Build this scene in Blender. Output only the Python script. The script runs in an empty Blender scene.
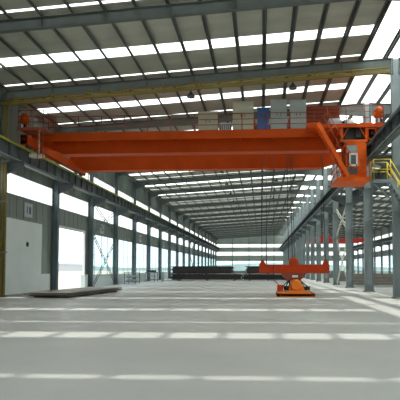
import bpy, math, random
from mathutils import Vector, Matrix
random.seed(7)
S = bpy.context.scene
COL = S.collection
PI = math.pi

# ---------------------------------------------------------------- materials
def mat(name, rgb, rough=0.6, metal=0.0, var=0.12, scale=1.5, bump=0.0, spec=0.4, stretch=(1, 1, 1)):
    m = bpy.data.materials.new(name); m.use_nodes = True
    nt = m.node_tree; b = nt.nodes['Principled BSDF']
    b.inputs['Roughness'].default_value = rough
    b.inputs['Metallic'].default_value = metal
    b.inputs['Specular IOR Level'].default_value = spec
    tc = nt.nodes.new('ShaderNodeTexCoord'); mp = nt.nodes.new('ShaderNodeMapping')
    mp.inputs['Scale'].default_value = stretch
    nz = nt.nodes.new('ShaderNodeTexNoise'); nz.inputs['Scale'].default_value = scale
    nz.inputs['Detail'].default_value = 5
    rp = nt.nodes.new('ShaderNodeValToRGB')
    rp.color_ramp.elements[0].position = 0.3; rp.color_ramp.elements[1].position = 0.7
    rp.color_ramp.elements[0].color = tuple(c * (1 - var) for c in rgb) + (1,)
    rp.color_ramp.elements[1].color = tuple(min(1, c * (1 + var)) for c in rgb) + (1,)
    nt.links.new(tc.outputs['Object'], mp.inputs['Vector'])
    nt.links.new(mp.outputs['Vector'], nz.inputs['Vector'])
    nt.links.new(nz.outputs['Fac'], rp.inputs['Fac'])
    nt.links.new(rp.outputs['Color'], b.inputs['Base Color'])
    if bump:
        bp = nt.nodes.new('ShaderNodeBump'); bp.inputs['Strength'].default_value = bump
        bp.inputs['Distance'].default_value = 0.02
        nt.links.new(nz.outputs['Fac'], bp.inputs['Height']); nt.links.new(bp.outputs['Normal'], b.inputs['Normal'])
    return m

def glass_mat(name, tint, gloss=0.08):
    m = bpy.data.materials.new(name); m.use_nodes = True; nt = m.node_tree
    nt.nodes.clear(); o = nt.nodes.new('ShaderNodeOutputMaterial')
    t = nt.nodes.new('ShaderNodeBsdfTransparent'); t.inputs['Color'].default_value = tint + (1,)
    g = nt.nodes.new('ShaderNodeBsdfGlossy'); g.inputs['Roughness'].default_value = 0.05
    x = nt.nodes.new('ShaderNodeMixShader'); x.inputs['Fac'].default_value = gloss
    nt.links.new(t.outputs[0], x.inputs[1]); nt.links.new(g.outputs[0], x.inputs[2]); nt.links.new(x.outputs[0], o.inputs[0])
    return m

def frp_mat(name, clear, col):
    m = bpy.data.materials.new(name); m.use_nodes = True; nt = m.node_tree
    nt.nodes.clear(); o = nt.nodes.new('ShaderNodeOutputMaterial')
    t = nt.nodes.new('ShaderNodeBsdfTransparent'); t.inputs['Color'].default_value = (1, 1, 1, 1)
    g = nt.nodes.new('ShaderNodeBsdfTranslucent'); g.inputs['Color'].default_value = col + (1,)
    x = nt.nodes.new('ShaderNodeMixShader'); x.inputs['Fac'].default_value = 1 - clear
    nt.links.new(t.outputs[0], x.inputs[1]); nt.links.new(g.outputs[0], x.inputs[2]); nt.links.new(x.outputs[0], o.inputs[0])
    return m

M = {}
M['steel'] = mat('blue grey steel paint', (0.14, 0.185, 0.205), 0.5, var=0.12)
M['steel_right'] = mat('pale grey steel paint', (0.23, 0.285, 0.295), 0.5, var=0.10)
M['beam'] = mat('runway beam paint', (0.10, 0.125, 0.13), 0.5, var=0.15)
M['rafter'] = mat('rafter paint', (0.115, 0.135, 0.128), 0.55, var=0.12)
M['yellow_frame'] = mat('olive yellow paint', (0.24, 0.18, 0.035), 0.5, var=0.2)
M['yellow'] = mat('yellow rail paint', (0.75, 0.58, 0.06), 0.45, var=0.1)
M['rail'] = mat('yellow green rail guard', (0.33, 0.36, 0.06), 0.5, var=0.2)
M['sheet'] = mat('roof sheet underside', (0.43, 0.44, 0.37), 0.5, var=0.16, scale=0.5, stretch=(1, 2.5, 1))
M['purlin'] = mat('dark purlin paint', (0.09, 0.105, 0.10), 0.6, var=0.1)
M['siding'] = mat('grey green wall siding', (0.235, 0.28, 0.25), 0.55, var=0.08, scale=0.8)
M['white_panel'] = mat('white door panel', (0.76, 0.83, 0.80), 0.5, var=0.05, scale=0.5)
M['dado'] = mat('pale plaster dado', (0.74, 0.80, 0.80), 0.8, var=0.06)
M['concrete'] = mat('smooth grey concrete', (0.56, 0.575, 0.55), 0.5, var=0.08, scale=0.35, bump=0.05)
M['yard'] = mat('bright concrete yard', (0.22, 0.205, 0.175), 0.9, var=0.08, scale=0.1)
M['hill'] = mat('hazy hillside', (0.30, 0.38, 0.38), 1.0, var=0.15, scale=0.03)  # distance haze is put into the hill colour
M['farwall'] = mat('pale distant building', (0.40, 0.43, 0.45), 0.9, var=0.05)
M['farroof'] = mat('distant roof', (0.12, 0.16, 0.20), 0.9, var=0.05)
M['orange'] = mat('crane orange paint', (0.60, 0.078, 0.006), 0.5, spec=0.15, var=0.10, scale=0.8)
M['orange_bright'] = mat('bright cabin orange', (0.78, 0.12, 0.010), 0.5, spec=0.2, var=0.06, scale=0.8)
M['orange_rail'] = mat('handrail orange brown', (0.36, 0.075, 0.03), 0.5, var=0.12)
M['orange_light'] = mat('magnet yellow orange', (0.95, 0.27, 0.02), 0.4, var=0.08)
M['red_orange'] = mat('lifting beam red orange', (0.60, 0.06, 0.008), 0.5, spec=0.2, var=0.1)
M['red'] = mat('distant crane red', (0.62, 0.035, 0.02), 0.45, var=0.05)
M['maroon'] = mat('dark red housing', (0.26, 0.055, 0.03), 0.5, var=0.15)
M['cream'] = mat('cream cabinet paint', (0.66, 0.64, 0.50), 0.4, var=0.04)
M['greycab'] = mat('pale blue grey cabinet paint', (0.50, 0.58, 0.57), 0.4, var=0.04)
M['blue'] = mat('blue cabinet paint', (0.06, 0.17, 0.46), 0.4, var=0.05)
M['dark'] = mat('dark rubber', (0.025, 0.025, 0.027), 0.6, var=0.2)
M['rope'] = mat('wire rope', (0.035, 0.04, 0.038), 0.5, metal=0.3, var=0.1)
M['silver'] = mat('silver metal', (0.62, 0.66, 0.68), 0.3, metal=0.6, var=0.05)
M['white'] = mat('white enamel', (0.80, 0.82, 0.82), 0.4, var=0.03)
M['offwhite'] = mat('off white lattice paint', (0.78, 0.78, 0.66), 0.5, var=0.06)
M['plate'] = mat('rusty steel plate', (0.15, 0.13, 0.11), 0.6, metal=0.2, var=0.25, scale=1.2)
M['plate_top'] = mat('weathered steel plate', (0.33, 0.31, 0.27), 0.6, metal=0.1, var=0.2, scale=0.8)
M['plate_dark'] = mat('dark mill steel', (0.055, 0.045, 0.042), 0.55, metal=0.2, var=0.25, scale=1.5)
M['wood'] = mat('timber dunnage', (0.22, 0.16, 0.09), 0.8, var=0.2, scale=3)
M['sign'] = mat('sign white', (0.50, 0.56, 0.60), 0.5, var=0.03)
M['numeral'] = mat('sign navy', (0.06, 0.10, 0.20), 0.5, var=0.03)
M['frame'] = mat('window frame', (0.30, 0.35, 0.36), 0.5, var=0.05)
M['glass'] = glass_mat('clear window glass', (0.80, 0.87, 0.88), 0.04)
M['cabglass'] = mat('dark green cab glass', (0.10, 0.17, 0.16), 0.1, var=0.1, spec=0.8)
M['frosted'] = frp_mat('frosted band glazing', 0.5, (0.9, 0.92, 0.92))
M['skylight'] = frp_mat('translucent roof sheet', 0.45, (0.6, 0.63, 0.62))

# ---------------------------------------------------------------- mesh builder
class MB:
    def __init__(s): s.v = []; s.f = []; s.smooth = set()
    def hexa(s, c):
        n = len(s.v); s.v += [tuple(p) for p in c]
        for q in ((0, 3, 2, 1), (4, 5, 6, 7), (0, 1, 5, 4), (1, 2, 6, 5), (2, 3, 7, 6), (3, 0, 4, 7)):
            s.f.append(tuple(n + i for i in q))
        return s
    def box(s, x0, x1, y0, y1, z0, z1):
        return s.hexa([(x0, y0, z0), (x1, y0, z0), (x1, y1, z0), (x0, y1, z0), (x0, y0, z1), (x1, y0, z1), (x1, y1, z1), (x0, y1, z1)])
    def bar(s, a, b, w, h, up=(0, 0, 1)):
        a = Vector(a); b = Vector(b); d = (b - a).normalized(); u = Vector(up)
        if abs(d.dot(u)) > .98: u = Vector((0, 1, 0))
        r = d.cross(u).normalized(); u = r.cross(d).normalized()
        c = []
        for p in (a, b):
            for (i, j) in ((-1, -1), (1, -1), (1, 1), (-1, 1)):
                c.append(p + r * i * w / 2 + u * j * h / 2)
        return s.hexa(c)
    def rod(s, a, b, r, n=10, r2=None):
        a = Vector(a); b = Vector(b); d = (b - a).normalized(); u = Vector((0, 0, 1))
        if abs(d.dot(u)) > .98: u = Vector((0, 1, 0))
        x = d.cross(u).normalized(); y = x.cross(d).normalized(); k = len(s.v)
        r2 = r if r2 is None else r2
        for p, rr in ((a, r), (b, r2)):
            for i in range(n):
                t = 2 * PI * i / n; s.v.append(tuple(p + x * math.cos(t) * rr + y * math.sin(t) * rr))
        for i in range(n):
            j = (i + 1) % n; s.smooth.add(len(s.f)); s.f.append((k + i, k + j, k + n + j, k + n + i))
        s.f.append(tuple(k + i for i in reversed(range(n)))); s.f.append(tuple(k + n + i for i in range(n)))
        return s
    def lathe(s, c, prof, axis='z', n=16):
        k = len(s.v); c = Vector(c)
        for (r, h) in prof:
            for i in range(n):
                t = 2 * PI * i / n; a, b = r * math.cos(t), r * math.sin(t)
                p = {'z': (a, b, h), 'x': (h, a, b), 'y': (b, h, a)}[axis]
                s.v.append(tuple(c + Vector(p)))
        for m in range(len(prof) - 1):
            for i in range(n):
                j = (i + 1) % n; s.smooth.add(len(s.f))
                s.f.append((k + m * n + i, k + m * n + j, k + (m + 1) * n + j, k + (m + 1) * n + i))
        s.f.append(tuple(k + i for i in reversed(range(n))))
        e = k + (len(prof) - 1) * n; s.f.append(tuple(e + i for i in range(n)))
        return s
    def prism(s, pts, y0, y1):            # outline in x,z extruded along y
        k = len(s.v); n = len(pts)
        for y in (y0, y1):
            for (x, z) in pts: s.v.append((x, y, z))
        s.f.append(tuple(k + i for i in range(n))); s.f.append(tuple(k + n + i for i in reversed(range(n))))
        for i in range(n):
            j = (i + 1) % n; s.f.append((k + i, k + n + i, k + n + j, k + j))
        return s
    def build(s, name, m, parent=None, bevel=0.0):
        me = bpy.data.meshes.new(name); me.from_pydata(s.v, [], s.f); me.update()
        for i in s.smooth: me.polygons[i].use_smooth = True
        import bmesh
        bm = bmesh.new(); bm.from_mesh(me); bmesh.ops.recalc_face_normals(bm, faces=bm.faces)
        bm.to_mesh(me); bm.free()
        me.materials.append(m)
        o = bpy.data.objects.new(name, me); COL.objects.link(o)
        if parent is not None:
            o.parent = parent
            # geometry is written in world metres; shift into the parent's frame
            L = parent.location if parent.parent is None else parent.parent.location
            if parent.type == 'EMPTY' or parent.parent is not None:
                me.transform(Matrix.Translation(-L))
        if bevel:
            b = o.modifiers.new('bevel', 'BEVEL'); b.width = bevel; b.segments = 2; b.limit_method = 'ANGLE'
        return o

def tag(o, label=None, cat=None, group=None, kind=None):
    if label: o['label'] = label
    if cat: o['category'] = cat
    if group: o['group'] = group
    if kind: o['kind'] = kind
    return o
def thing(name, label, cat, loc=(0, 0, 0), group=None):
    o = bpy.data.objects.new(name, None); COL.objects.link(o); o.location = loc
    o.empty_display_size = 0.2
    return tag(o, label, cat, group)
def struct(name, mb, m, parent=None):
    o = mb.build(name, m, parent)
    if parent is None: o['kind'] = 'structure'
    return o
def dup(root, dx, label=None, group=None):
    r = root.copy(); COL.objects.link(r); r.location = root.location + Vector(dx)
    if label: r['label'] = label
    if group: r['group'] = group
    for ch in list(root.children):
        c = ch.copy(); COL.objects.link(c); c.parent = r
        for g in list(ch.children):
            d = g.copy(); COL.objects.link(d); d.parent = c
    return r
ORD = ['nearest', 'second', 'third', 'fourth', 'fifth', 'sixth', 'seventh', 'eighth', 'ninth', 'tenth', 'eleventh', 'twelfth',
       'thirteenth', 'fourteenth', 'fifteenth', 'sixteenth', 'seventeenth', 'eighteenth', 'nineteenth', 'twentieth', 'twenty-first',
       'twenty-second', 'twenty-third']

# ---------------------------------------------------------------- layout (metres; +Y runs down the shed)
XL, XM, XR = -15.45, 7.77, 31.0          # column rows
WL, WR = -15.75, 31.35                   # wall planes
Y0, BAY, YEND = 35.0, 7.5, 168.0
YF = -2.5                                # entrance end behind the camera
RK = list(range(-5, 18))
FK = list(range(-2, 18))                 # frames that can be seen
def yk(k): return Y0 + BAY * k
def zb(x):                               # underside of the rafters
    return 11.85 + 0.062 * ((x if x <= XM else 2 * XM - x) + 15.5)
RD = 0.50                                # rafter depth
def zs(x): return zb(x) + 0.68           # roof sheet
# ---------------------------------------------------------------- floor, yard and far scenery
struct('floor', MB().box(WL - .3, WR + .3, -4, YEND + .3, -.3, 0), M['concrete'])
struct('ground', MB().box(-400, 400, -60, 700, -.6, -.12), M['yard'])
def ridge(name, pts, y_or_x, along, label):
    mb = MB(); k = 0
    for i in range(len(pts) - 1):
        (a, ha), (b, hb) = pts[i], pts[i + 1]
        if along == 'y':
            mb.hexa([(y_or_x, a, -1), (y_or_x - 60, a, -1), (y_or_x - 60, b, -1), (y_or_x, b, -1),
                     (y_or_x, a, ha * .4), (y_or_x - 60, a, ha), (y_or_x - 60, b, hb), (y_or_x, b, hb * .4)])
        else:
            mb.hexa([(a, y_or_x, -1), (b, y_or_x, -1), (b, y_or_x + 60, -1), (a, y_or_x + 60, -1),
                     (a, y_or_x, ha * .4), (b, y_or_x, hb * .4), (b, y_or_x + 60, hb), (a, y_or_x + 60, ha)])
    o = mb.build(name, M['hill']); tag(o, label, 'hill'); return o
ridge('hill', [(60 + 45 * i, 6 + 5 * math.sin(i * 1.3) + 3 * math.sin(i * .6 + 1)) for i in range(15)], -300, 'y',
      'low hazy hillside seen through the left windows')
ridge('hill', [(-250 + 50 * i, 14 + 7 * math.sin(i * 1.1 + 2)) for i in range(12)], 520, 'x',
      'pale hills seen through the glazing of the far end wall')
def far_building(x, y, w, d, h, label):
    t = thing('building', label, 'building', (x, y, -.12))
    MB().box(x - w / 2, x + w / 2, y - d / 2, y + d / 2, -.12, h).build('wall', M['farwall'], t)
    MB().prism([(x - w / 2 - .4, h), (x + w / 2 + .4, h), (x, h + w * .1)], y - d / 2 - .4, y + d / 2 + .4).build('roof', M['farroof'], t)
far_building(-104, 132, 14, 46, 3.0, 'long pale low building outside the open side doorway')
far_building(-150, 330, 20, 90, 5.0, 'distant pale shed outside the far left windows')

# ---------------------------------------------------------------- roof sheets, skylight strips
strips = []
for k in RK + [18]:
    a = yk(k)
    for (p, q) in ((a - 3.8, a - 2.8), (a - 0.50, a - 0.30)):
        if p > YF and q < YEND: strips.append((p, q))
strips.sort()
def slab(mb, x0, x1, y0, y1, t=.05):
    mb.hexa([(x0, y0, zs(x0)), (x1, y0, zs(x1)), (x1, y1, zs(x1)), (x0, y1, zs(x0)),
             (x0, y0, zs(x0) + t), (x1, y0, zs(x1) + t), (x1, y1, zs(x1) + t), (x0, y1, zs(x0) + t)])
RX0, RX1 = 5.95, 9.65                    # ridge light
solid = []; c = YF
for (p, q) in strips: solid.append((c, p)); c = q
solid.append((c, YEND + .3))
ml, mr = MB(), MB()
for (p, q) in solid:
    slab(ml, WL - .4, RX0, p, q); slab(mr, RX1, WR + .4, p, q)
struct('ceiling', ml, M['sheet']); struct('ceiling', mr, M['sheet'])
wn = [0]
def window_name(): wn[0] += 1; return 'window_%d' % wn[0]
for (p, q) in strips:
    for (a, b) in ((WL + .35, RX0), (RX1, WR - .35)):
        mb = MB(); slab(mb, a, b, p, q, .02); struct(window_name(), mb, M['skylight'])
# close the margins of the strips at the eaves
me_ = MB()
for (p, q) in strips:
    slab(me_, WL - .4, WL + .35, p, q); slab(me_, WR - .35, WR + .4, p, q)
struct('trim_1', me_, M['sheet'])
for k in RK:
    y0 = max(YF, yk(k) - BAY); y1 = yk(k)
    if k == RK[-1]: y1 = YEND
    mb = MB(); slab(mb, RX0, XM, y0, y1 - .02, .02); slab(mb, XM, RX1, y0, y1 - .02, .02)
    struct(window_name(), mb, M['skylight'])

# rafters: I sections, one per frame and slope
def rafter(k, x0, x1, label, m):
    mb = MB(); y = yk(k)
    def seg(dz0, dz1, w):
        mb.hexa([(x0, y - w, zb(x0) + dz0), (x1, y - w, zb(x1) + dz0), (x1, y + w, zb(x1) + dz0), (x0, y + w, zb(x0) + dz0),
                 (x0, y - w, zb(x0) + dz1), (x1, y - w, zb(x1) + dz1), (x1, y + w, zb(x1) + dz1), (x0, y + w, zb(x0) + dz1)])
    seg(0, .02, .11); seg(.02, RD - .02, .012); seg(RD - .02, RD, .11)
    n = 8
    for i in range(1, n):
        x = x0 + (x1 - x0) * i / n
        mb.box(x - .008, x + .008, y - .1, y + .1, zb(x) + .02, zb(x) + RD - .02)
    t = thing('roof_rafter', label, 'roof beam', ((x0 + x1) / 2, y, zb((x0 + x1) / 2)), 'roof rafters')
    mb.build('beam', m, t)
    s = -1 if x0 < XM - 1 else 1
    xe = x0 if s < 0 else x1
    hb = MB(); d = 1.3 * (1 if s < 0 else -1)
    xm = x1 if s < 0 else x0; dm = -3.2 * (1 if s < 0 else -1)
    MB().prism([(xm, zb(xm)), (xm + dm, zb(xm + dm)), (xm, zb(xm) - .45)], y - .10, y + .10).build('haunch', m, t)
    hb.prism([(xe, zb(xe)), (xe + d, zb(xe + d)), (xe, zb(xe) - .35)], y - .08, y + .08).build('haunch', m, t)
for i, k in enumerate(FK):
    rafter(k, XL + .12, XM - .16, 'grey steel roof rafter over the main bay, %s from the camera' % ORD[i], M['rafter'])
    rafter(k, XM + .16, XR - .12, 'grey steel roof rafter over the right-hand bay, %s from the camera' % ORD[i], M['rafter'])
# purlins
px = []
x = -15.2
while x < XR:
    if abs(x - XM) > .3: px.append(x)
    x += 1.4
nl = [p for p in px if p < XM]; nr = [p for p in px if p > XM]
for i, p in enumerate(px):
    mb = MB(); z = zb(p) + RD
    mb.box(p - .012, p + .012, YF, YEND, z, z + .17)
    mb.box(p - .11, p + .012, YF, YEND, z + .15, z + .17); mb.box(p - .012, p + .11, YF, YEND, z - .0, z + .02); mb.box(p + .095, p + .11, YF, YEND, z + .02, z + .05)
    lab = ('slim roof purlin over the main bay, %s one from the left eave' % ORD[nl.index(p)].replace('nearest', 'first') if p < XM else
           'slim roof purlin over the right-hand bay, %s one from the ridge' % ORD[nr.index(p)].replace('nearest', 'first'))
    tag(mb.build('roof_purlin', M['purlin']), lab, 'purlin', 'roof purlins')
# bay lamps under the rafters
def lamp(k, x, lab):
    y = yk(k) + .35; z = zb(x) - .05
    t = thing('bay_lamp', lab, 'lamp', (x, y, z - .75), 'high bay lamps')
    MB().rod((x, y, z - .3), (x, y, z + .25), .015).bar((x, y, z + .12), (x, y - .25, z + .12), .03, .03).build('stem', M['dark'], t)
    MB().lathe((x, y, z - .62), [(.24, 0), (.25, .03), (.17, .2), (.08, .27), (.07, .36), (.03, .38)]).build('lamp_shade', M['beam'], t)
for i, k in enumerate(range(-1, 8)):
    lamp(k, -4.15, 'dark dome lamp under the main bay roof, left line, %s from the camera' % ORD[i])
    lamp(k, 1.9, 'dark dome lamp under the main bay roof, right line, %s from the camera' % ORD[i])

# ---------------------------------------------------------------- columns
def h_section(mb, x, y, d, w, z0, z1, tf=.022, tw=.014):
    mb.box(x - d / 2, x - d / 2 + tf, y - w / 2, y + w / 2, z0, z1)
    mb.box(x + d / 2 - tf, x + d / 2, y - w / 2, y + w / 2, z0, z1)
    mb.box(x - d / 2 + tf, x + d / 2 - tf, y - tw / 2, y + tw / 2, z0, z1)
def column(x, y, d, w, m, label, group, arms, ztop, knee=8.1, arm=0.55):
    t = thing('steel_column', label, 'column', (x, y, 0), group)
    mb = MB(); h_section(mb, x, y, d, w, .06, knee)
    for z in (.5, 4.9, 7.5): mb.box(x - d / 2 + .02, x + d / 2 - .02, y - w / 2 + .02, y + w / 2 - .02, z, z + .015)
    mb.build('lower_shaft', m, t)
    mb = MB(); h_section(mb, x, y, d * (.95 if x == XM else .68), w * .9, knee, ztop); mb.build('upper_shaft', m, t)
    mb = MB().box(x - d / 2 - .08, x + d / 2 + .08, y - w / 2 - .08, y + w / 2 + .08, .0, .04)
    for (i, j) in ((-1, -1), (-1, 1), (1, -1), (1, 1)):
        mb.rod((x + i * (d / 2 + .03), y + j * (w / 2 + .03), .04), (x + i * (d / 2 + .03), y + j * (w / 2 + .03), .1), .02, 6)
    mb.build('base_plate', M['beam'], t)
    for s in arms:
        e = x + s * d / 2; f = e + s * arm * 2
        b = MB()
        b.prism([(e, knee - .03), (f, knee - .03), (f, knee - .30), (e, knee - .75)], y - .012, y + .012)
        b.box(min(e, f), max(e, f), y - .13, y + .13, knee - .03, knee - .005)
        b.hexa([(e, y - .11, knee - .77), (f, y - .11, knee - .32), (f, y + .11, knee - .32), (e, y + .11, knee - .77),
                (e, y - .11, knee - .75), (f, y - .11, knee - .30), (f, y + .11, knee - .30), (e, y + .11, knee - .75)])
        b.build('bracket', M['beam'], t)
XBL, XBR, XB2, XB3 = -14.7, 6.6, 9.0, 30.1
for i, k in enumerate(FK):
    y = yk(k)
    column(XL, y, .42, .30, M['steel'],
           'blue grey column against the left wall, %s from the camera' % ORD[i], 'left wall columns', [1], zb(XL) + .4)
    column(XM, y, .60, .34, M['steel_right'], 'pale grey column of the middle row, %s from the camera' % ORD[i],
           'middle row columns', [-1, 1], zb(XM) + .45, arm=.62)
    column(XR, y, .42, .30, M['steel'], 'grey column against the right-hand wall, %s from the camera' % ORD[i],
           'right wall columns', [-1], zb(XR) + .4)

# crane runway beams
def runway(x, h, lab, railm, side):
    y0, y1 = 12.5, YEND - .4; zt = 9.1; z0 = zt - h
    t = thing('crane_runway_beam', lab, 'runway beam', (x, (y0 + y1) / 2, z0))
    mb = MB().box(x - .17, x + .17, y0, y1, z0, z0 + .025).box(x - .012, x + .012, y0, y1, z0 + .025, zt - .025).box(x - .2, x + .2, y0, y1, zt - .025, zt)
    y = y0 + .4
    while y < y1:
        mb.box(x - .15, x + .15, y - .008, y + .008, z0 + .025, zt - .025); y += 1.25
    mb.build('beam', M['beam'], t)
    MB().box(x - .05, x + .05, y0, y1, zt, zt + .04).box(x - .02, x + .02, y0, y1, zt + .04, zt + .10).box(x - .035, x + .035, y0, y1, zt + .10, zt + .14).build('rail', railm, t)
    MB().box(x + side * .2, x + side * .26, y0, y1, zt - .12, zt + .02).build('conductor_bar', railm, t)
    MB().rod((x + side * .24, y0, z0 + .06), (x + side * .24, y1, z0 + .06), .045, 8).build('conduit', M['steel_right'], t)
runway(XBL, 1.0, 'long dark crane runway beam along the left wall with yellow-green rail', M['rail'], 1)
runway(XBR, .9, 'long dark runway beam on the near side of the middle columns', M['steel'], -1)
runway(XB2, .9, 'runway beam on the right-hand bay side of the middle columns', M['steel'], 1)
runway(XB3, .9, 'runway beam along the right-hand wall of the second bay', M['steel'], -1)
KZ = 9.24                                 # top of the rail

# ---------------------------------------------------------------- walls with glazing bands
def siding(mb, x, s, y0, y1, z0, z1):
    """profiled sheet: pans with raised ribs each 0.9 m"""
    mb.box(min(x, x - s * .04), max(x, x - s * .04), y0, y1, z0, z1)
    y = y0 + .5
    while y < y1 - .1:
        mb.box(min(x, x + s * .03), max(x, x + s * .03), y - .035, y + .035, z0, z1); y += .9
def glazing(x, s, y0, y1, z0, z1, m, nv, nh):
    o = MB().box(x - .012, x + .012, y0 + .04, y1 - .04, z0 + .03, z1 - .03)
    w = struct(window_name(), o, m)
    f = MB().box(x - .04, x + .04, y0, y1, z0, z0 + .06).box(x - .04, x + .04, y0, y1, z1 - .06, z1)
    f.box(x - .04, x + .04, y0, y0 + .06, z0 + .06, z1 - .06).box(x - .04, x + .04, y1 - .06, y1, z0 + .06, z1 - .06)
    f.build('window_frame', M['frame'], w)
    mu = MB()
    for i in range(1, nv):
        yy = y0 + (y1 - y0) * i / nv; mu.box(x - .025, x + .025, yy - .015, yy + .015, z0 + .06, z1 - .06)
    for i in range(1, nh):
        zz = z0 + (z1 - z0) * i / nh; mu.box(x - .02, x + .02, y0 + .06, y1 - .06, zz - .012, zz + .012)
    if nv > 1 or nh > 1: mu.build('glazing_bar', M['frame'], w)
def side_wall(name, x, s):
    mb = MB(); dd = MB()
    ks = RK
    for k in ks:
        a, b = yk(k), min(yk(k + 1), YEND)
        siding(mb, x, s, a, b, 10.4, zs(x)); siding(mb, x, s, a, b, 7.75, 9.05); siding(mb, x, s, a, b, 4.95, 6.35)
        if name == 'wall_left' and k < 0: siding(mb, x, s, a, b, 9.05, 10.4)
        else: glazing(x, s, a, b, 9.05, 10.4, M['frosted'], 1, 1)
        glazing(x, s, a, b, 6.35, 7.75, M['frosted'], 1, 1)
        if name == 'wall_left' and k < 0:
            siding(mb, x, s, a, b, 0, 4.95)
        elif name == 'wall_left' and k == 0:
            siding(mb, x, s, 41.55, b, 0, 4.95); mb.box(x - .03, x + .03, a, a + .55, 0, 4.95)
        else:
            glazing(x, s, a, b, 1.05, 4.95, M['glass'], 4, 2); dd.box(x - .1, x + .1, a, b, 0, 1.05)
    struct(name, mb, M['siding']); return struct(name + ('_dado'), dd, M['dado'])
side_wall('wall_left', WL, 1); side_wall('wall_right', WR, -1)
# open side doorway: frame, leaf pushed back
mb = MB().box(WL - .05, WL + .12, 35.45, 35.6, 0, 5.0).box(WL - .05, WL + .12, 41.45, 41.6, 0, 5.0).box(WL - .05, WL + .12, 35.6, 41.45, 4.9, 5.05)
struct('trim_2', mb, M['white'])
# far end wall
mb = MB(); x0, x1 = WL, WR
def backband(z0, z1):
    mb.box(WL, WR, YEND, YEND + .08, z0, z1)
backband(0, 1.0); backband(4.5, 6.35); backband(7.75, 9.2); backband(10.45, 12.4)
mb.prism([(WL, 12.4), (WR, 12.4), (WR, zs(WR)), (XM, zs(XM)), (WL, zs(WL))], YEND, YEND + .08)
struct('wall_back', mb, M['siding'])
fw = MB()  # unseen entrance wall, added and mostly closed to cut daylight on the crane
for (a, b, c, d_) in ((WL, -4, 0, 5), (4, WR, 0, 5), (WL, WR, 5, 9.2)): fw.box(a, b, YF - .08, YF, c, d_)
fw.prism([(WL, 10.45), (WR, 10.45), (WR, zs(WR)), (XM, zs(XM)), (WL, zs(WL))], YF - .08, YF)
struct('wall_front', fw, M['siding'])
struct(window_name(), MB().box(WL, WR, YF - .05, YF - .03, 9.2, 10.45), M['frosted'])
xs = [WL, -10.0, -4.2, 1.8, XM, 13.6, 19.4, 25.2, WR]
for i in range(8):
    for (a, b) in ((1.0, 4.5), (6.35, 7.75), (9.2, 10.45)):
        w = struct(window_name(), MB().box(xs[i] + .05, xs[i + 1] - .05, YEND + .03, YEND + .05, a + .04, b - .04), M['glass'] if a < 2 else M['frosted'])
        f = MB().box(xs[i], xs[i + 1], YEND, YEND + .08, a, a + .06).box(xs[i], xs[i + 1], YEND, YEND + .08, b - .06, b)
        f.box(xs[i], xs[i] + .07, YEND, YEND + .08, a + .06, b - .06).box(xs[i + 1] - .07, xs[i + 1], YEND, YEND + .08, a + .06, b - .06)
        f.build('window_frame', M['frame'], w)
place = {1: 'left quarter', 2: 'left of centre', 3: 'right of centre', 5: 'left quarter', 6: 'centre', 7: 'right quarter'}
for i in (1, 2, 3, 5, 6, 7):
    m_ = MB(); h_section(m_, xs[i], YEND - .2, .25, .25, 0, zb(xs[i]) + .4)
    tag(m_.build('wind_post', M['steel']), 'slim steel post against the far end wall of the %s bay, %s' % ('main' if i < 4 else 'right-hand', place[i]), 'post')

# white sliding door on the left wall
t = thing('sliding_door', 'big white sliding door panel hung on the left wall under the number board', 'door', (WL + .1, 30.6, 0))
MB().box(WL + .06, WL + .14, 28.1, 33.1, .05, 4.84).build('door_leaf', M['white_panel'], t)
MB().box(WL + .03, WL + .10, 27.9, 41.6, 4.86, 4.98).build('track', M['steel_right'], t)
MB().lathe((WL + .14, 31.0, 3.3), [(.17, 0), (.17, .02), (.13, .03)], 'x', 16).build('round_vent', M['dark'], t)['label'] = 'dark round vent hole'
MB().box(WL + .04, WL + .12, 33.12, 34.6, 0, 1.3).build('dado_panel', M['white_panel'], t)
m_ = MB().box(WL + .05, WL + .45, 40.75, 41.4, 0, 1.15)
tag(m_.build('low_barrier', M['white_panel'], bevel=.02), 'low white block at the right foot of the open side doorway', 'block')

# bay number boards
SEG = {'a': (0, 1, .5, .5), 'b': 0}
def digit(mb, n, x, yc, zc, w, h, t):
    on = {'0': 'abcdef', '1': 'bc', '2': 'abged', '3': 'abgcd', '4': 'fgbc', '5': 'afgcd', '6': 'afgecd', '7': 'abc', '8': 'abcdefg', '9': 'abcdfg'}[n]
    L, R = yc - w / 2, yc + w / 2
    if n == '1': L, R = yc - t, yc + t / 2
    B = {'a': (L, R, zc + h / 2 - t, zc + h / 2), 'g': (L, R, zc - t / 2, zc + t / 2), 'd': (L, R, zc - h / 2, zc - h / 2 + t),
         'f': (L, L + t, zc, zc + h / 2), 'b': (R - t, R, zc, zc + h / 2), 'e': (L, L + t, zc - h / 2, zc), 'c': (R - t, R, zc - h / 2, zc)}
    for c in on:
        a, b, z0, z1 = B[c]; mb.box(x, x + .008, a, b, z0, z1)
where = {18: 'above the white door', 16: 'over the cross-braced window', 14: 'beyond number 16', 12: 'midway down', 10: 'farther down', 8: 'farthest down'}
for n, k in ((18, -1), (16, 1), (14, 3), (12, 5), (10, 7), (8, 9)):
    yc = yk(k) + 3.75; zc = 5.62
    t = thing('number_board', 'pale square board with dark number %02d on the left wall, %s' % (n, where[n]), 'sign', (WL + .06, yc, zc))
    MB().box(WL + .035, WL + .06, yc - .55, yc + .55, zc - .48, zc + .48).build('board', M['sign'], t)
    s = '%02d' % n
    for ch, oy, ww, tt in ((s[0], -.2, .24, .09), (s[1], .2, .26, .08)):
        mb = MB(); digit(mb, ch, WL + .06, yc + oy, zc, ww, .48, tt + .02); mb.build('numeral', M['numeral'], t)

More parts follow.
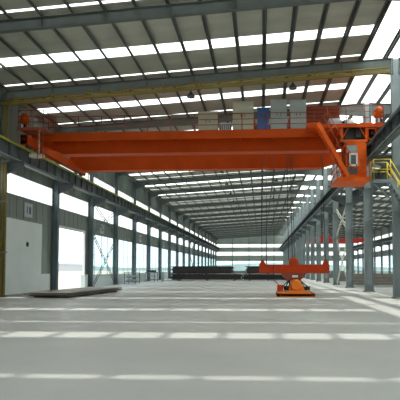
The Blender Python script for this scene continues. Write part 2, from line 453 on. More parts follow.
# laced cross bracing in the column rows
def braced(x, k, lab, m, w=.30):
    y0, y1 = yk(k) + .42, yk(k + 1) - .42
    t = thing('cross_bracing', lab, 'bracing', (x, (y0 + y1) / 2, .3))
    for (a, b, za, zc) in ((y0, y1, .14, 4.7), (y1, y0, .14, 4.7), (y0, y1, 5.1, 7.7), (y1, y0, 5.1, 7.7)):
        mb = MB(); P = Vector((x, a, za)); Q = Vector((x, b, zc)); n = (Q - P).normalized()
        off = Vector((0, -n.z, n.y)) * w / 2
        mb.bar(P + off, Q + off, .045, .045, (1, 0, 0)); mb.bar(P - off, Q - off, .045, .045, (1, 0, 0))
        c = 12; prev = P + off
        for i in range(1, c + 1):
            q = P.lerp(Q, i / c) + (off if i % 2 == 0 else -off); mb.bar(prev, q, .025, .025, (1, 0, 0)); prev = q
        mb.build('brace', m, t)
braced(XL + .1, 1, 'laced cross bracing between the two left wall columns past the doorway', M['rafter'])
braced(XL + .1, 9, 'laced cross bracing far down the left wall', M['steel'])
braced(XM, 1, 'off-white laced cross bracing between two middle row columns, right of the lifting beam', M['offwhite'], .3)
braced(XM, 9, 'laced cross bracing far down the middle row', M['steel_right'], .3)
tag(MB().rod((XM - .36, yk(-1) - .1, 5.03), (XM - .36, yk(1) + .1, 5.1), .04, 8).box(XM - .36, XM - .29, yk(0) - .03, yk(0) + .03, 5.02, 5.1).box(XM - .36, XM - .29, yk(1) - .03, yk(1) + .03, 5.05, 5.13).box(XM - .36, XM - .29, yk(-1) - .03, yk(-1) + .03, 5.0, 5.08).build('pipe', M['steel_right']),
    'thin grey pipe running level across the nearest middle row columns', 'pipe')

# ---------------------------------------------------------------- the overhead crane
crane = thing('overhead_crane', 'huge orange double girder overhead crane spanning the whole main bay', 'crane', ((XBL + XBR) / 2, 33.3, KZ))
def girder(name, y0, y1, zt, zbm, tl=1.75):
    g = MB(); xl, xr = XBL - .1, XBR + .1
    pts = [(xl, zt), (xl, zbm + .62), (xl + .25, zbm + .62), (xl + tl, zbm), (xr - 2.3, zbm), (xr - .25, zbm + .62), (xr, zbm + .62), (xr, zt)]
    g.prism(pts, y0, y1)
    o = g.build(name, M['orange'], crane)
    f = MB(); e = .09
    f.box(xl, xr, y0 - e, y1 + e, zt, zt + .025)
    lo = [(xl + .25, zbm + .62), (xl + tl, zbm), (xr - 2.3, zbm), (xr - .25, zbm + .62)]
    for (a, b) in zip(lo[:-1], lo[1:]):
        f.hexa([(a[0], y0 - e, a[1] - .03), (b[0], y0 - e, b[1] - .03), (b[0], y1 + e, b[1] - .03), (a[0], y1 + e, a[1] - .03),
                (a[0], y0 - e, a[1]), (b[0], y0 - e, b[1]), (b[0], y1 + e, b[1]), (a[0], y1 + e, a[1])])
    f.build('flange', M['orange'], o)
    r = MB().box(xl + 1, xr - 1, (y0 + y1) / 2 - .04, (y0 + y1) / 2 + .04, zt + .025, zt + .12); r.build('trolley_rail', M['beam'], o)
    x = xl + 3
    while x < xr - 2.5:
        MB().box(x - .03, x + .03, y0 - .012, y0, zbm + .02, zt - .02).build('weld_seam', M['orange'], o); x += 2.45
girder('front_girder', 30.75, 31.35, 10.42, 9.30)
girder('rear_girder', 35.95, 36.55, 10.42, 9.30, 1.0)
for xc in (XBL, XBR):
    c_ = MB().box(xc - .24, xc + .24, 28.5, 38.4, 9.42, 9.98)
    for y in (28.5, 38.38): c_.box(xc - .2, xc + .2, y, y + .02, 9.35, 10.02)
    ec = c_.build('end_carriage', M['orange'], crane, .02)
    for y in (29.1, 30.2, 36.9, 37.9):
        MB().lathe((xc - .07, y, KZ + .26), [(.30, 0), (.30, .02), (.26, .03), (.26, .11), (.30, .12), (.30, .14)], 'x', 18).build('wheel', M['beam'], ec)
    for y, s in ((28.5, -1), (38.4, 1)):
        MB().lathe((xc, y, 9.7), [(.09, 0), (.09, s * .14), (.05, s * .2)], 'y', 12).build('buffer', M['dark'], ec)
# front walkway with deep fascia
w_ = MB().box(XBL - .1, 3.4, 29.72, 29.76, 9.90, 10.44).box(XBL - .1, 3.4, 29.76, 30.66, 10.36, 10.40)
x = XBL + .8
while x < 3.2:
    w_.prism([(x - .02, 10.36), (x + .02, 10.36), (x + .02, 9.95), (x - .02, 9.95)], 29.76, 30.74); x += 2.1
w_.build('walkway', M['orange'], crane)
def handrail(mb, pts, z, hs=(.38, .72, 1.08), step=1.57, r=.024):
    for (a, b) in zip(pts[:-1], pts[1:]):
        A = Vector(a); B = Vector(b); L = (B - A).length; n = max(1, round(L / step))
        for h in hs: mb.rod((A.x, A.y, z + h), (B.x, B.y, z + h), r, 8)
        for i in range(n + 1):
            p = A.lerp(B, i / n); mb.rod((p.x, p.y, z), (p.x, p.y, z + hs[-1]), r * 1.15, 8)
hr = MB(); handrail(hr, [(XBL - .05, 29.74), (3.35, 29.74)], 10.4)
hr.build('handrail', M['orange_rail'], crane)
# left end landing and its rails
MB().box(XBL - .3, XBL + 1.4, 28.2, 29.7, 10.30, 10.36).box(XBL - .3, XBL + 1.4, 28.2, 28.25, 10.2, 10.30).build('landing', M['orange_rail'], crane)
MB().box(XBL + .45, XBL + 1.25, 28.3, 28.7, 8.55, 8.75).box(XBL + 1.0, XBL + 1.05, 28.4, 28.45, 8.75, 10.3).build('collector_cover', M['cream'], crane)
hr = MB(); handrail(hr, [(XBL - .25, 29.6), (XBL - .25, 28.25), (XBL + 1.35, 28.25), (XBL + 1.35, 29.65)], 10.36, step=.8)
hr.rod((XBL + 1.35, 28.25, 10.3), (XBL + 1.35, 28.25, 8.2), .03).rod((XBL + 1.0, 28.25, 10.3), (XBL + 1.0, 28.25, 8.2), .03)
for i in range(6): hr.rod((XBL + 1.0, 28.25, 8.4 + i * .33), (XBL + 1.35, 28.25, 8.4 + i * .33), .018)
hr.build('handrail', M['orange_rail'], crane)
# rear walkway
MB().box(XBL + .3, XBR - .3, 36.65, 37.5, 10.36, 10.42).build('walkway', M['orange'], crane)
hr = MB(); handrail(hr, [(XBL + .3, 37.46), (XBR - .3, 37.46)], 10.42, step=2.4); hr.build('handrail', M['orange_rail'], crane)
# right end platform on posts
pf = MB().box(2.75, 7.36, 28.55, 30.7, 10.24, 10.30).box(2.75, 7.36, 28.5, 28.58, 10.10, 10.32).box(7.28, 7.36, 28.58, 30.7, 10.10, 10.32)
pf.box(2.75, 3.5, 28.46, 28.6, 10.12, 10.42)
pf.build('landing', M['orange'], crane)
fr = MB()
for xx in (4.85, 6.32):
    for yy in (28.66, 30.15): fr.box(xx - .07, xx + .07, yy - .07, yy + .07, 9.24, 10.24)
fr.box(4.78, 6.39, 28.6, 28.72, 9.24, 9.38).box(4.78, 6.39, 30.09, 30.21, 9.24, 9.38)
fr.box(4.80, 4.90, 28.7, 30.1, 10.14, 10.24); fr.bar((4.85, 28.66, 9.4), (5.3, 28.66, 10.2), .05, .05).bar((6.32, 28.66, 9.4), (5.9, 28.66, 10.2), .05, .05)
fr.build('hanger_frame', M['orange_bright'], crane)
hr = MB(); handrail(hr, [(4.0, 28.55), (7.32, 28.55), (7.32, 30.6)], 10.3, hs=(.4, .75, 1.1), step=1.05); hr.build('handrail', M['orange_rail'], crane)
MB().box(5.0, 6.2, 28.9, 29.9, 9.38, 10.2).box(5.1, 5.5, 28.8, 28.9, 9.45, 9.8).box(5.7, 6.1, 28.8, 28.9, 9.55, 10.0).build('gap_shade_box', M['dark'], crane)  # added dark box, stands in for the shade between landing and cabin
# operator cabin
cab = MB().box(5.08, 6.30, 28.62, 30.25, 7.0, 7.06).box(5.08, 6.30, 28.62, 30.25, 9.18, 9.24)
cab.box(5.08, 6.30, 30.19, 30.25, 7.06, 9.18).box(6.24, 6.30, 28.62, 30.19, 7.06, 9.18)
cab.box(5.76, 6.24, 28.62, 28.68, 7.06, 9.18)                         # blank right part of the front
cab.box(5.08, 5.76, 28.62, 28.68, 8.56, 8.62).box(5.08, 5.76, 28.62, 28.68, 7.72, 7.80).box(5.08, 5.76, 28.62, 28.68, 7.06, 7.30)
cab.box(5.08, 5.16, 28.62, 28.68, 7.06, 9.18).box(5.08, 5.76, 28.62, 28.68, 9.06, 9.18)
cab.box(5.08, 5.14, 28.68, 30.19, 7.06, 7.9).box(5.08, 5.14, 28.68, 30.19, 9.0, 9.18).box(5.08, 5.14, 29.4, 29.46, 7.9, 9.0)
cb = cab.build('cabin', M['orange_bright'], crane)
MB().box(5.16, 5.76, 28.64, 28.66, 8.62, 9.06).build('upper_window', M['cabglass'], cb)
MB().box(5.10, 5.76, 28.64, 28.66, 7.30, 7.72).build('lower_window', M['cabglass'], cb)
MB().box(5.27, 5.36, 28.56, 28.62, 7.78, 8.56).box(5.67, 5.78, 28.56, 28.62, 7.78, 8.56).box(5.36, 5.67, 28.56, 28.62, 7.78, 7.88).box(5.36, 5.67, 28.56, 28.62, 8.46, 8.56).build('window_frame', M['white'], cb)['label'] = 'white window frame'
MB().box(5.36, 5.67, 28.59, 28.61, 7.88, 8.46).build('window_pane', M['cabglass'], cb)
MB().box(5.10, 5.12, 28.70, 29.38, 7.92, 8.98).box(5.10, 5.12, 29.48, 30.17, 7.92, 8.98).build('side_window', M['glass'], cb)
MB().box(4.42, 6.38, 28.0, 30.3, 6.80, 6.94).box(4.42, 6.38, 27.98, 28.04, 6.74, 7.0).build('cabin_deck', M['orange_bright'], crane)
hr = MB(); handrail(hr, [(5.75, 28.05), (6.34, 28.05)], 6.94, step=.6); hr.build('handrail', M['orange_bright'], crane)
hr = MB(); handrail(hr, [(4.7, 28.05), (4.46, 28.05), (4.46, 30.2)], 6.94, step=1.0); hr.build('handrail', M['orange_bright'], crane)
# stair between platform and cabin deck
sa, sb = Vector((3.35, 0, 10.25)), Vector((5.12, 0, 6.98))
st = MB()
for yy in (27.92, 28.48): st.bar((sa.x, yy, sa.z), (sb.x, yy, sb.z), .05, .24, (1, 0, 0.5))
for i in range(1, 13):
    p = sa.lerp(sb, i / 13); st.box(p.x - .12, p.x + .12, 27.94, 28.46, p.z - .015, p.z + .015)
st.build('stair', M['orange_bright'], crane)
hr = MB(); n = Vector((.6, 0, .62))
for yy in (27.92,):
    for f in (.55, 1.0): hr.rod((sa.x + n.x * f, yy, sa.z + n.z * f), (sb.x + n.x * f * .8, yy, sb.z + n.z * f), .022)
    for i in range(5):
        p = sa.lerp(sb, i / 4.2); hr.rod((p.x, yy, p.z), (p.x + n.x, yy, p.z + n.z), .02)
hr.build('stair_rail', M['orange_rail'], crane)
# travel drives at both ends
for xx, z in ((XBL - .45 + .25, 10.36), (7.12, 10.32)):
    d_ = MB().lathe((xx, 28.95, z), [(.16, .0), (.16, .45), (.24, .47), (.24, .95), (.2, 1.05), (.1, 1.12)], 'z', 16)
    d_.box(xx - .3, xx - .1, 28.85, 29.05, z + .5, z + .8)
    o = d_.build('travel_motor', M['orange_bright'], crane); o['label'] = 'upright orange travel motor'
    MB().lathe((xx - .02, 28.8, z + .28), [(.18, -.06), (.18, .0), (.1, .02)], 'y', 14).build('brake_drum', M['dark'], o)
    MB().box(xx - .12, xx + .02, 28.70, 28.73, z + .12, z + .36).build('rating_plate', M['white'], o)

# cabinets and machinery standing on the crane
def cabinet(x0, x1, y0, y1, z1, m, label, doors=1, group='electrical cabinets on the crane'):
    z0 = 10.445
    t = thing('electrical_cabinet', label, 'cabinet', ((x0 + x1) / 2, (y0 + y1) / 2, z0), group)
    MB().box(x0 + .03, x1 - .03, y0 + .03, y1 - .03, z0, z0 + .06).build('plinth', M['dark'], t)
    MB().box(x0, x1, y0 + .02, y1, z0 + .06, z1 - .04).build('body', m, t, .01)
    MB().box(x0 - .02, x1 + .02, y0 - .02, y1 + .02, z1 - .04, z1).build('roof', m, t)
    w = (x1 - x0) / doors
    for i in range(doors):
        a = x0 + i * w + .025; b = x0 + (i + 1) * w - .025
        d = MB().box(a, b, y0 - .01, y0 + .018, z0 + .10, z1 - .08).build('door', m, t)
        hx = b - .1 if i == 0 else a + .08
        MB().box(hx, hx + .03, y0 - .04, y0 - .01, (z0 + z1) / 2 - .08, (z0 + z1) / 2 + .08).build('handle', M['dark'], d)
cabinet(-3.99, -2.73, 29.95, 30.5, 11.72, M['cream'], 'low cream cabinet on the crane walkway, leftmost of the row', 2)
cabinet(-1.78, -.45, 29.95, 30.5, 12.33, M['cream'], 'tall cream cabinet on the crane walkway, left of the blue one', 2)
cabinet(-.20, .53, 29.95, 30.5, 11.90, M['blue'], 'small blue cabinet on the crane walkway', 1)
cabinet(.64, 1.66, 29.95, 30.5, 12.42, M['greycab'], 'tall pale grey cabinet on the crane, just right of the blue one', 2)
cabinet(1.86, 2.88, 29.95, 30.5, 12.36, M['greycab'], 'tall pale grey cabinet on the crane, rightmost of the row', 2)
t = thing('resistor_bank', 'small silvery louvred resistor box between the two cream cabinets', 'resistor', (-2.25, 30.2, 10.42))
MB().box(-2.62, -1.88, 30.0, 30.4, 10.445, 10.95).build('case', M['silver'], t)
mb = MB()
for i in range(6): mb.box(-2.6 + i * .125, -2.53 + i * .125, 29.97, 30.0, 10.52, 10.88)
mb.build('louvre', M['beam'], t)
mb = MB().box(-2.66, -2.62, 29.95, 30.0, 10.445, 11.1).box(-1.88, -1.84, 29.95, 30.0, 10.445, 11.1).box(-2.66, -1.84, 29.95, 30.0, 11.06, 11.1); mb.build('guard_frame', M['beam'], t)
def motor(x, y, z, r, L, lab):
    t = thing('electric_motor', lab, 'motor', (x, y, z))
    mb = MB().lathe((x - L / 2, y, z + r + .08), [(r * .7, 0), (r, .05), (r, L - .1), (r * .75, L)], 'x', 16)
    o = mb.build('housing', M['silver'], t)
    f = MB()
    for i in range(12):
        a = 2 * PI * i / 12; c, s = math.cos(a), math.sin(a)
        f.bar((x - L * .35, y + c * r, z + r + .08 + s * r), (x + L * .35, y + c * r, z + r + .08 + s * r), .02, .04)
    f.build('cooling_fin', M['silver'], o)
    MB().box(x - L * .35, x + L * .35, y - r * .8, y + r * .8, z, z + .1).build('foot', M['beam'], t)
    MB().rod((x + L / 2, y, z + r + .08), (x + L / 2 + .18, y, z + r + .08), .07).build('shaft', M['dark'], t)
motor(4.55, 29.2, 10.305, .24, .8, 'silver finned motor on the right-end crane platform, nearer the stair')
motor(5.45, 29.75, 10.305, .28, .7, 'silver finned motor on the right-end crane platform, beside the orange gearbox')
t = thing('gearbox', 'flat orange gearbox on the right-end platform of the crane', 'gearbox', (6.4, 29.5, 10.305))
MB().box(6.08, 6.80, 29.2, 29.8, 10.305, 10.60).build('case', M['orange_bright'], t, .03)
MB().lathe((6.2, 29.2, 10.47), [(.1, 0), (.1, -.06), (.04, -.08)], 'y', 12).build('cover', M['dark'], t)

# hoist trolley between the girders
t = thing('hoist_trolley', 'dark red hoist trolley riding on the crane girders behind the cabinets', 'trolley', (2.2, 33.6, 10.54))
tr = MB().box(-1.0, 5.3, 31.0, 31.25, 10.70, 10.95).box(-1.0, 5.3, 36.1, 36.35, 10.70, 10.95).box(-1.0, -.75, 31.25, 36.1, 10.70, 10.92).box(5.05, 5.3, 31.25, 36.1, 10.70, 10.92).box(2.5, 2.75, 31.25, 36.1, 10.70, 10.92)
tr.build('frame', M['maroon'], t)
for xx in (-.6, 4.9):
    for yy in (31.05, 36.25):
        MB().lathe((xx, yy - .05, 10.73), [(.18, 0), (.18, .10)], 'y', 16).build('wheel', M['beam'], t)
MB().lathe((-.4, 33.0, 11.35), [(.5, 0), (.5, .06), (.38, .08), (.38, 2.2), (.5, 2.22), (.5, 2.28)], 'x', 20).build('rope_drum', M['maroon'], t)
MB().box(-.5, -.36, 32.4, 33.6, 10.92, 11.9).box(1.9, 2.03, 32.4, 33.6, 10.92, 11.9).build('drum_bearing', M['maroon'], t)
MB().box(2.9, 5.2, 31.3, 33.2, 10.95, 12.4).build('housing', M['maroon'], t, .03)
mb = MB()
for i in range(5): mb.box(3.0, 5.1, 31.24, 31.3, 11.1 + i * .27, 11.2 + i * .27)
mb.build('louvre', M['orange_rail'], t)

# ---------------------------------------------------------------- lifting beam with magnet, hanging ropes
LY = 30.4
lb = thing('lifting_beam', 'red orange lifting beam with electromagnet standing on the shop floor', 'lifting beam', (2.05, LY, 0))
b = MB().box(-.12, 4.28, LY - .18, LY + .18, 1.42, 1.90).box(-.15, 4.31, LY - .24, LY + .24, 1.39, 1.42).box(-.15, 4.31, LY - .24, LY + .24, 1.90, 1.93)
for x in (.6, 1.3, 2.8, 3.6): b.box(x - .01, x + .01, LY - .23, LY + .23, 1.42, 1.90)
bo = b.build('spreader', M['red_orange'], lb)
for x in (.10, 4.06):
    MB().prism([(x - .20, 1.93), (x + .20, 1.93), (x + .13, 2.1), (x + .07, 2.26), (x - .07, 2.26), (x - .13, 2.1)], LY - .12, LY + .12).build('lug', M['red_orange'], bo)
    MB().lathe((x, LY - .16, 2.2), [(.06, 0), (.06, .32)], 'y', 12).build('pin', M['beam'], bo)
cr = MB().lathe((2.05, LY - .22, 2.10), [(.24, 0), (.29, .04), (.29, .40), (.24, .44)], 'y', 20).box(1.76, 2.34, LY - .2, LY + .2, 1.5, 2.05)
cr.build('hook_block', M['red_orange'], lb)
MB().lathe((2.05, LY - .26, 2.1), [(.10, 0), (.10, .52)], 'y', 16).build('sheave_pin', M['maroon'], lb)
nk = MB().prism([(1.25, 1.40), (2.85, 1.40), (2.7, 1.15), (2.45, .95), (1.65, .95), (1.4, 1.15)], LY - .3, LY + .3)
nk.build('saddle', M['maroon'], lb)
MB().box(1.95, 2.3, LY - .325, LY - .3, 1.12, 1.26).build('name_plate', M['white'], lb)['label'] = 'small white plate'
md = MB().lathe((2.15, LY - .85, .66), [(.26, 0), (.33, .06), (.36, .2), (.36, 1.1), (.30, 1.2)], 'y', 24).box(1.75, 2.65, LY - .7, LY + .2, .32, .62)
mo = md.build('magnet_drum', M['orange_light'], lb)
mb = MB()
for s in (-1, 1):
    for j in range(3):
        x0 = 2.1 + s * (.45 + .18 * j)
        mb.rod((x0, LY - .6 - .1 * j, .36), (x0 - s * .1, LY - .5, .62), .04).rod((x0 - s * .1, LY - .5, .62), (2.1 + s * .3, LY - .2, .98), .035)
mb.lathe((1.55, LY - .7, .48), [(.14, -.15), (.14, .15)], 'x', 12).lathe((2.85, LY - .7, .46), [(.12, -.15), (.12, .15)], 'x', 12)
mb.build('chain', M['dark'], lb)
MB().box(1.0, 1.35, LY - .9, LY - .4, .32, .66).build('terminal_box', M['red_orange'], lb)
base = MB().box(.95, 3.15, 28.2, 31.1, .05, .20).box(.95, 3.15, 28.2, 28.28, .0, .26).box(.95, 3.15, 31.02, 31.1, .0, .26).box(.95, 1.03, 28.28, 31.02, .0, .26).box(3.07, 3.15, 28.28, 31.02, .0, .26).box(1.5, 2.8, 28.7, 30.5, .20, .34)
bs = base.build('magnet_base', M['orange_light'], lb)
mb = MB()
for x in (1.08, 2.86): mb.prism([(x, .04), (x + .08, .04), (x + .16, .24), (x + .08, .24)], 28.185, 28.2)
mb.build('stripe', M['maroon'], bs)
ropes = [('left lug rope, nearer strand', .06, 0, 2.3, .02), ('left lug rope, farther strand', .36, 1, 1.94, .0),
         ('rope rising left of the hook block', 1.75, 0, 2.2, 0), ('left-hand rope of the hook block pair', 1.98, 0, 2.36, 0),
         ('right-hand rope of the hook block pair', 2.12, 1, 2.36, 0), ('rope at the right lug of the lifting beam', 4.06, 0, 2.3, 0)]
for (lab, x, dy, z0, _) in ropes:
    tag(MB().rod((x, LY + .02 + dy * .08, z0), (x, 32.1 + dy * .3, 10.95), .022 if dy == 0 else .016, 8).build('wire_rope', M['rope']),
        'dark steel wire, ' + lab, 'rope')
m_ = MB(); pts = [Vector((1.12, LY - .6, .66)), Vector((.75, LY - .5, 1.0)), Vector((.82, LY - .4, 2.2)), Vector((.86, 31.5, 6)), Vector((.9, 32.0, 10.7))]
for a, b in zip(pts[:-1], pts[1:]): m_.rod(a, b, .018)
tag(m_.build('power_cable', M['dark']), 'thin dark power cable dropping to the magnet', 'cable')

# ---------------------------------------------------------------- yellow access landing and stair at the right edge
t = thing('access_stair', 'yellow railed landing and steep stair beside the cabin at the right edge', 'stair', (8.4, 26.7, 0))
MB().box(6.15, 7.15, 26.35, 27.15, 6.50, 6.56).box(6.15, 7.15, 26.35, 26.41, 6.38, 6.50).box(7.05, 7.15, 26.41, 27.15, 6.38, 6.5).bar((7.1, 26.9, 6.4), (7.5, 27.4, 5.4), .07, .07).bar((6.3, 26.9, 6.4), (7.5, 27.38, 5.5), .07, .07).build('landing', M['steel_right'], t)
hr = MB(); handrail(hr, [(7.1, 26.38), (6.2, 26.38), (6.2, 27.12), (7.1, 27.12)], 6.56, hs=(.55, 1.1), step=.9, r=.026)
hr.build('handrail', M['yellow'], t)
sa, sb = Vector((7.1, 0, 6.5)), Vector((11.0, 0, 0.0))
for yy in (26.40, 27.0): MB().bar((sa.x, yy, sa.z), (sb.x, yy, sb.z + .1), .05, .2, (1, 0, 0.5)).build('stringer', M['steel_right'], t)
mb = MB()
for i in range(1, 26):
    p = sa.lerp(sb, i / 26); mb.box(p.x - .11, p.x + .11, 26.43, 26.97, p.z - .015, p.z + .015)
mb.build('tread', M['steel'], t)
hr = MB()
for yy in (26.38, 27.02):
    for h in (.55, 1.1): hr.rod((sa.x, yy, sa.z + h), (sb.x, yy, sb.z + h), .026)
    for i in range(8):
        p = sa.lerp(sb, i / 7); hr.rod((p.x, yy, p.z), (p.x, yy, p.z + 1.1), .026)
hr.build('stair_rail', M['yellow'], t)

# far red crane in the right-hand bay
t = thing('overhead_crane', 'distant red overhead crane in the right-hand bay', 'crane', (19.5, 140, KZ))
MB().prism([(XB2, 10.5), (XB2, 9.9), (XB2 + 1.5, 9.3), (XB3 - 1.5, 9.3), (XB3, 9.9), (XB3, 10.5)], 139, 139.6).build('front_girder', M['red'], t)
MB().prism([(XB2, 10.5), (XB2, 9.9), (XB2 + 1.5, 9.3), (XB3 - 1.5, 9.3), (XB3, 9.9), (XB3, 10.5)], 142.4, 143).build('rear_girder', M['red'], t)
for xc in (XB2, XB3):
    o = MB().box(xc - .24, xc + .24, 137.5, 144.5, 9.42, 9.98).build('end_carriage', M['red'], t)
    for y in (138.2, 143.8): MB().lathe((xc - .07, y, KZ + .26), [(.26, 0), (.26, .14)], 'x', 14).build('wheel', M['beam'], o)
MB().box(17, 20, 139.2, 142.8, 10.52, 11.4).build('trolley', M['red'], t)

# ---------------------------------------------------------------- steel on the floor
def rot_plate(cx, cy, L, W, z, th, ang, m, name, label, group):
    o = MB().box(-W / 2, W / 2, -L / 2, L / 2, 0, th).build(name, m, None, .004)
    o.location = (cx, cy, z); o.rotation_euler = (0, 0, ang)
    return tag(o, label, 'steel plate', group)
cx, cy, ang = -11.85, 30.7, -math.radians(4)
names = ['bottom', 'second from the bottom', 'third from the bottom', 'second from the top', 'top']
for i, dy in enumerate((-3.6, -1.2, 1.2, 3.6)):
    o = MB().box(-1.1, 1.1, -.06, .06, 0, .09).build('timber_bearer', M['wood'])
    dx, dy2 = -math.sin(ang) * dy, math.cos(ang) * dy
    o.location = (cx + dx, cy + dy2, 0); o.rotation_euler = (0, 0, ang)
    tag(o, 'timber under the flat plates by the doorway, %s from the camera' % ORD[i], 'timber', 'bearers under the plate stack')
z = .09
for i in range(5):
    j = .10 * math.sin(i * 2.3)
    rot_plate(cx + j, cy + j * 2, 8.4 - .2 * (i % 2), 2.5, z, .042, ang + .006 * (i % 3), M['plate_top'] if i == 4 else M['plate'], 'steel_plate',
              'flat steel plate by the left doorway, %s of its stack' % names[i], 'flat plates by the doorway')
    z += .046
# tall dark stacks at mid distance
def slab_stack(x0, x1, y, tiers, place):
    z = 0; n = 0; total = sum(c for c, _ in tiers)
    for ti, (cnt, inset) in enumerate(tiers):
        for xb in (x0 + 1.0, (x0 + x1) / 2, x1 - 1.0):
            pos = 'left' if xb < x0 + 2 else ('right' if xb > x1 - 2 else 'middle')
            tag(MB().box(xb - .1, xb + .1, y - .1, y + 2.3, z, z + (.12 if ti == 0 else .05)).build('timber_bearer', M['wood']),
                '%s timber bearer %s %s' % (pos, 'under' if ti == 0 else 'midway up', place), 'timber', 'bearers in the tall stacks')
        z += .12 if ti == 0 else .05
        for i in range(cnt):
            n += 1; j = .16 * math.sin(n * 1.9)
            h = .17 if (n % 3) else .13
            b = MB(); a0, a1 = x0 + inset[0] + j, x1 - inset[1] + j
            b.box(a0, a1, y, y + 2.2, z, z + h * .3).box(a0, a1, y + .12, y + 2.08, z + h * .3, z + h * .7).box(a0, a1, y, y + 2.2, z + h * .7, z + h - .004)
            tag(b.build('steel_slab', M['plate_dark']), 'long slab in %s, %s up' % (place, ORD[n - 1].replace('nearest', 'first')), 'steel', 'slabs in ' + place)
            z += h
slab_stack(-12.8, -2.75, 67.5, [(5, (0, 0)), (7, (.1, 1.3))], 'the tall dark stack left of the lifting beam')
slab_stack(-2.6, 4.6, 67.0, [(5, (0, 0)), (7, (.5, .2))], 'the tall dark stack behind the lifting beam')
# thin loose plates on the floor before them
rot_plate(-11.6, 66, 4.2, 1.6, .0, .05, math.radians(80), M['plate'], 'steel_plate', 'thin loose plate on the floor in front of the tall dark stack', 'loose plates')
rot_plate(-13.3, 74, 5.5, 1.4, .0, .06, math.radians(10), M['plate'], 'steel_plate', 'thin loose plate on the floor beside the left columns', 'loose plates')
# low piles in the right-hand bay
for (x, y, n, L, W, lab) in ((13.5, 47, 4, 9, 2.4, 'near low pile right of the middle columns'), (14.5, 62, 6, 10, 2.6, 'second low pile in the right-hand bay'),
                             (17.0, 84, 8, 12, 3.0, 'third low pile in the right-hand bay')):
    z = 0
    for k2, q in enumerate((-3, 0, 3)):
        tag(MB().box(x + q - .07, x + q + .07, y - W / 2, y + W / 2, 0, .12).build('timber_bearer', M['wood']),
            '%s bearer under the %s' % (('left', 'middle', 'right')[k2], lab), 'timber', 'bearers in the right-hand bay')
    z = .12
    for i in range(n):
        j = .2 * math.sin(i * 2.1 + x)
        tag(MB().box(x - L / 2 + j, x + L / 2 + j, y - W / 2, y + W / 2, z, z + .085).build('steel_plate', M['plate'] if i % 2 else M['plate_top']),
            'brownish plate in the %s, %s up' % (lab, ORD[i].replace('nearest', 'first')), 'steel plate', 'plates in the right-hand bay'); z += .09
# racks by the left columns
def rack(x0, x1, y0, y1, h, lab, dark):
    t = thing('storage_rack', lab, 'rack', ((x0 + x1) / 2, (y0 + y1) / 2, 0), 'racks by the left wall')
    for xx in (x0, x1):
        for yy in (y0, y1): MB().box(xx - .03, xx + .03, yy - .03, yy + .03, 0, h).build('post', M['steel'], t)
    for z in (.25, .7, h - .12): MB().box(x0, x1, y0, y1, z, z + .05).build('shelf', M['steel_right'], t)
    return t
rack(-14.75, -13.55, 50.9, 52.6, 1.35, 'grey open rack beside the left wall, nearer one, with pale bundles', 0)
for z, i in ((.30, 'lower'), (.75, 'middle')):
    tag(MB().box(-14.6, -13.7, 51.1, 52.4, z, z + .22).build('steel_bundle', M['greycab'], None, .03), 'pale wrapped bundle on the %s shelf of the nearer rack' % i, 'bundle')
rack(-14.8, -13.6, 60.4, 62.2, 1.3, 'grey open rack beside the left wall, farther one, with a dark bundle on top', 1)
tag(MB().box(-14.7, -13.7, 60.6, 62.0, 1.235, 1.5).build('steel_bundle', M['plate_dark'], None, .03), 'dark bundle on top of the farther rack', 'bundle')
tag(MB().box(-13.2, -12.85, 62.5, 62.9, 0, 1.3).build('control_post', M['greycab'], None, .02), 'narrow grey box standing right of the farther rack', 'box')

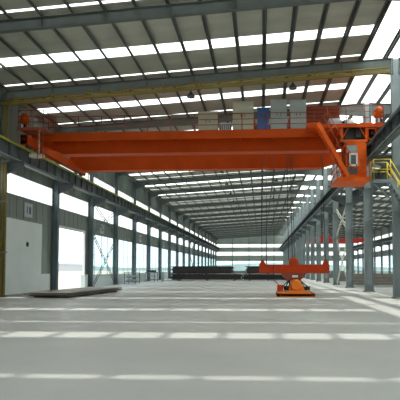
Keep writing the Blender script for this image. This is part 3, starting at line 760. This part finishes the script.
t = thing('pipe_run', 'olive yellow pipe tray running up the left edge and under the nearest rafter', 'pipe', (-15.1, 27.2, 0))
for xx in (-15.28, -15.08): MB().rod((xx, 27.2, 0), (xx, 27.2, zb(xx) - .1), .065, 12).build('vertical_pipe', M['yellow_frame'], t)
def tray(x): return zb(x) - .46
mb = MB()
for (yy, dz0, dz1) in ((27.2, 0, .30),):
    mb.hexa([(-15.4, 27.1, tray(-15.4)), (7.3, 27.1, tray(7.3)), (7.3, 27.3, tray(7.3)), (-15.4, 27.3, tray(-15.4)),
             (-15.4, 27.1, tray(-15.4) + .17), (7.3, 27.1, tray(7.3) + .17), (7.3, 27.3, tray(7.3) + .17), (-15.4, 27.3, tray(-15.4) + .17)])
    mb.rod((-15.3, 27.06, tray(-15.4) + .26), (7.3, 27.06, tray(7.3) + .26), .05, 8)
    x = -14.5
    while x < 7.3: mb.box(x - .03, x + .03, 27.05, 27.34, tray(x) - .02, zb(x) + .02); x += 2.2
mb.build('pipe_tray', M['yellow_frame'], t)
for z in (5.6, 8.0, 2.6): MB().box(-15.38, -14.98, 27.12, 27.34, z, z + .08).build('clamp', M['steel_right'], t)
# ---------------------------------------------------------------- light
w = bpy.data.worlds.new('World'); S.world = w; w.use_nodes = True
nt = w.node_tree; bg = nt.nodes['Background']
bg.inputs['Color'].default_value = (0.90, 0.96, 1.0, 1); bg.inputs['Strength'].default_value = 3.8
sl = bpy.data.lights.new('sun', 'SUN'); sl.energy = 23.0; sl.angle = math.radians(1.2); sl.color = (1, .96, .88)
so = bpy.data.objects.new('sun', sl); COL.objects.link(so)
d = Vector((-1.1, 2.5, -12.6)); so.rotation_euler = d.to_track_quat('-Z', 'Y').to_euler(); so.location = (0, 0, 60)

# ---------------------------------------------------------------- camera
cd = bpy.data.cameras.new('camera'); cam = bpy.data.objects.new('camera', cd); COL.objects.link(cam)
F = 477.0; th = math.radians(3.5); ph = math.radians(2.5)
cd.sensor_fit = 'HORIZONTAL'; cd.sensor_width = 36; cd.lens = 36 * F / 400
cd.clip_start = .1; cd.clip_end = 2000
cam.location = (0, 0, 1.65)
cam.rotation_euler = (PI / 2 + ph, 0, th)
# the vanishing point of the shed sits at (261, 269)
cd.shift_x = -(61 - F * math.tan(th)) / 400
cd.shift_y = (69 - F * math.tan(ph)) / 400
S.camera = cam
S.view_settings.view_transform = 'Standard'; S.view_settings.look = 'None'
S.view_settings.exposure = -0.75; S.view_settings.gamma = 1; S.view_settings.use_curve_mapping = False
S.cycles.max_bounces = 10; S.cycles.diffuse_bounces = 6; S.cycles.transparent_max_bounces = 12
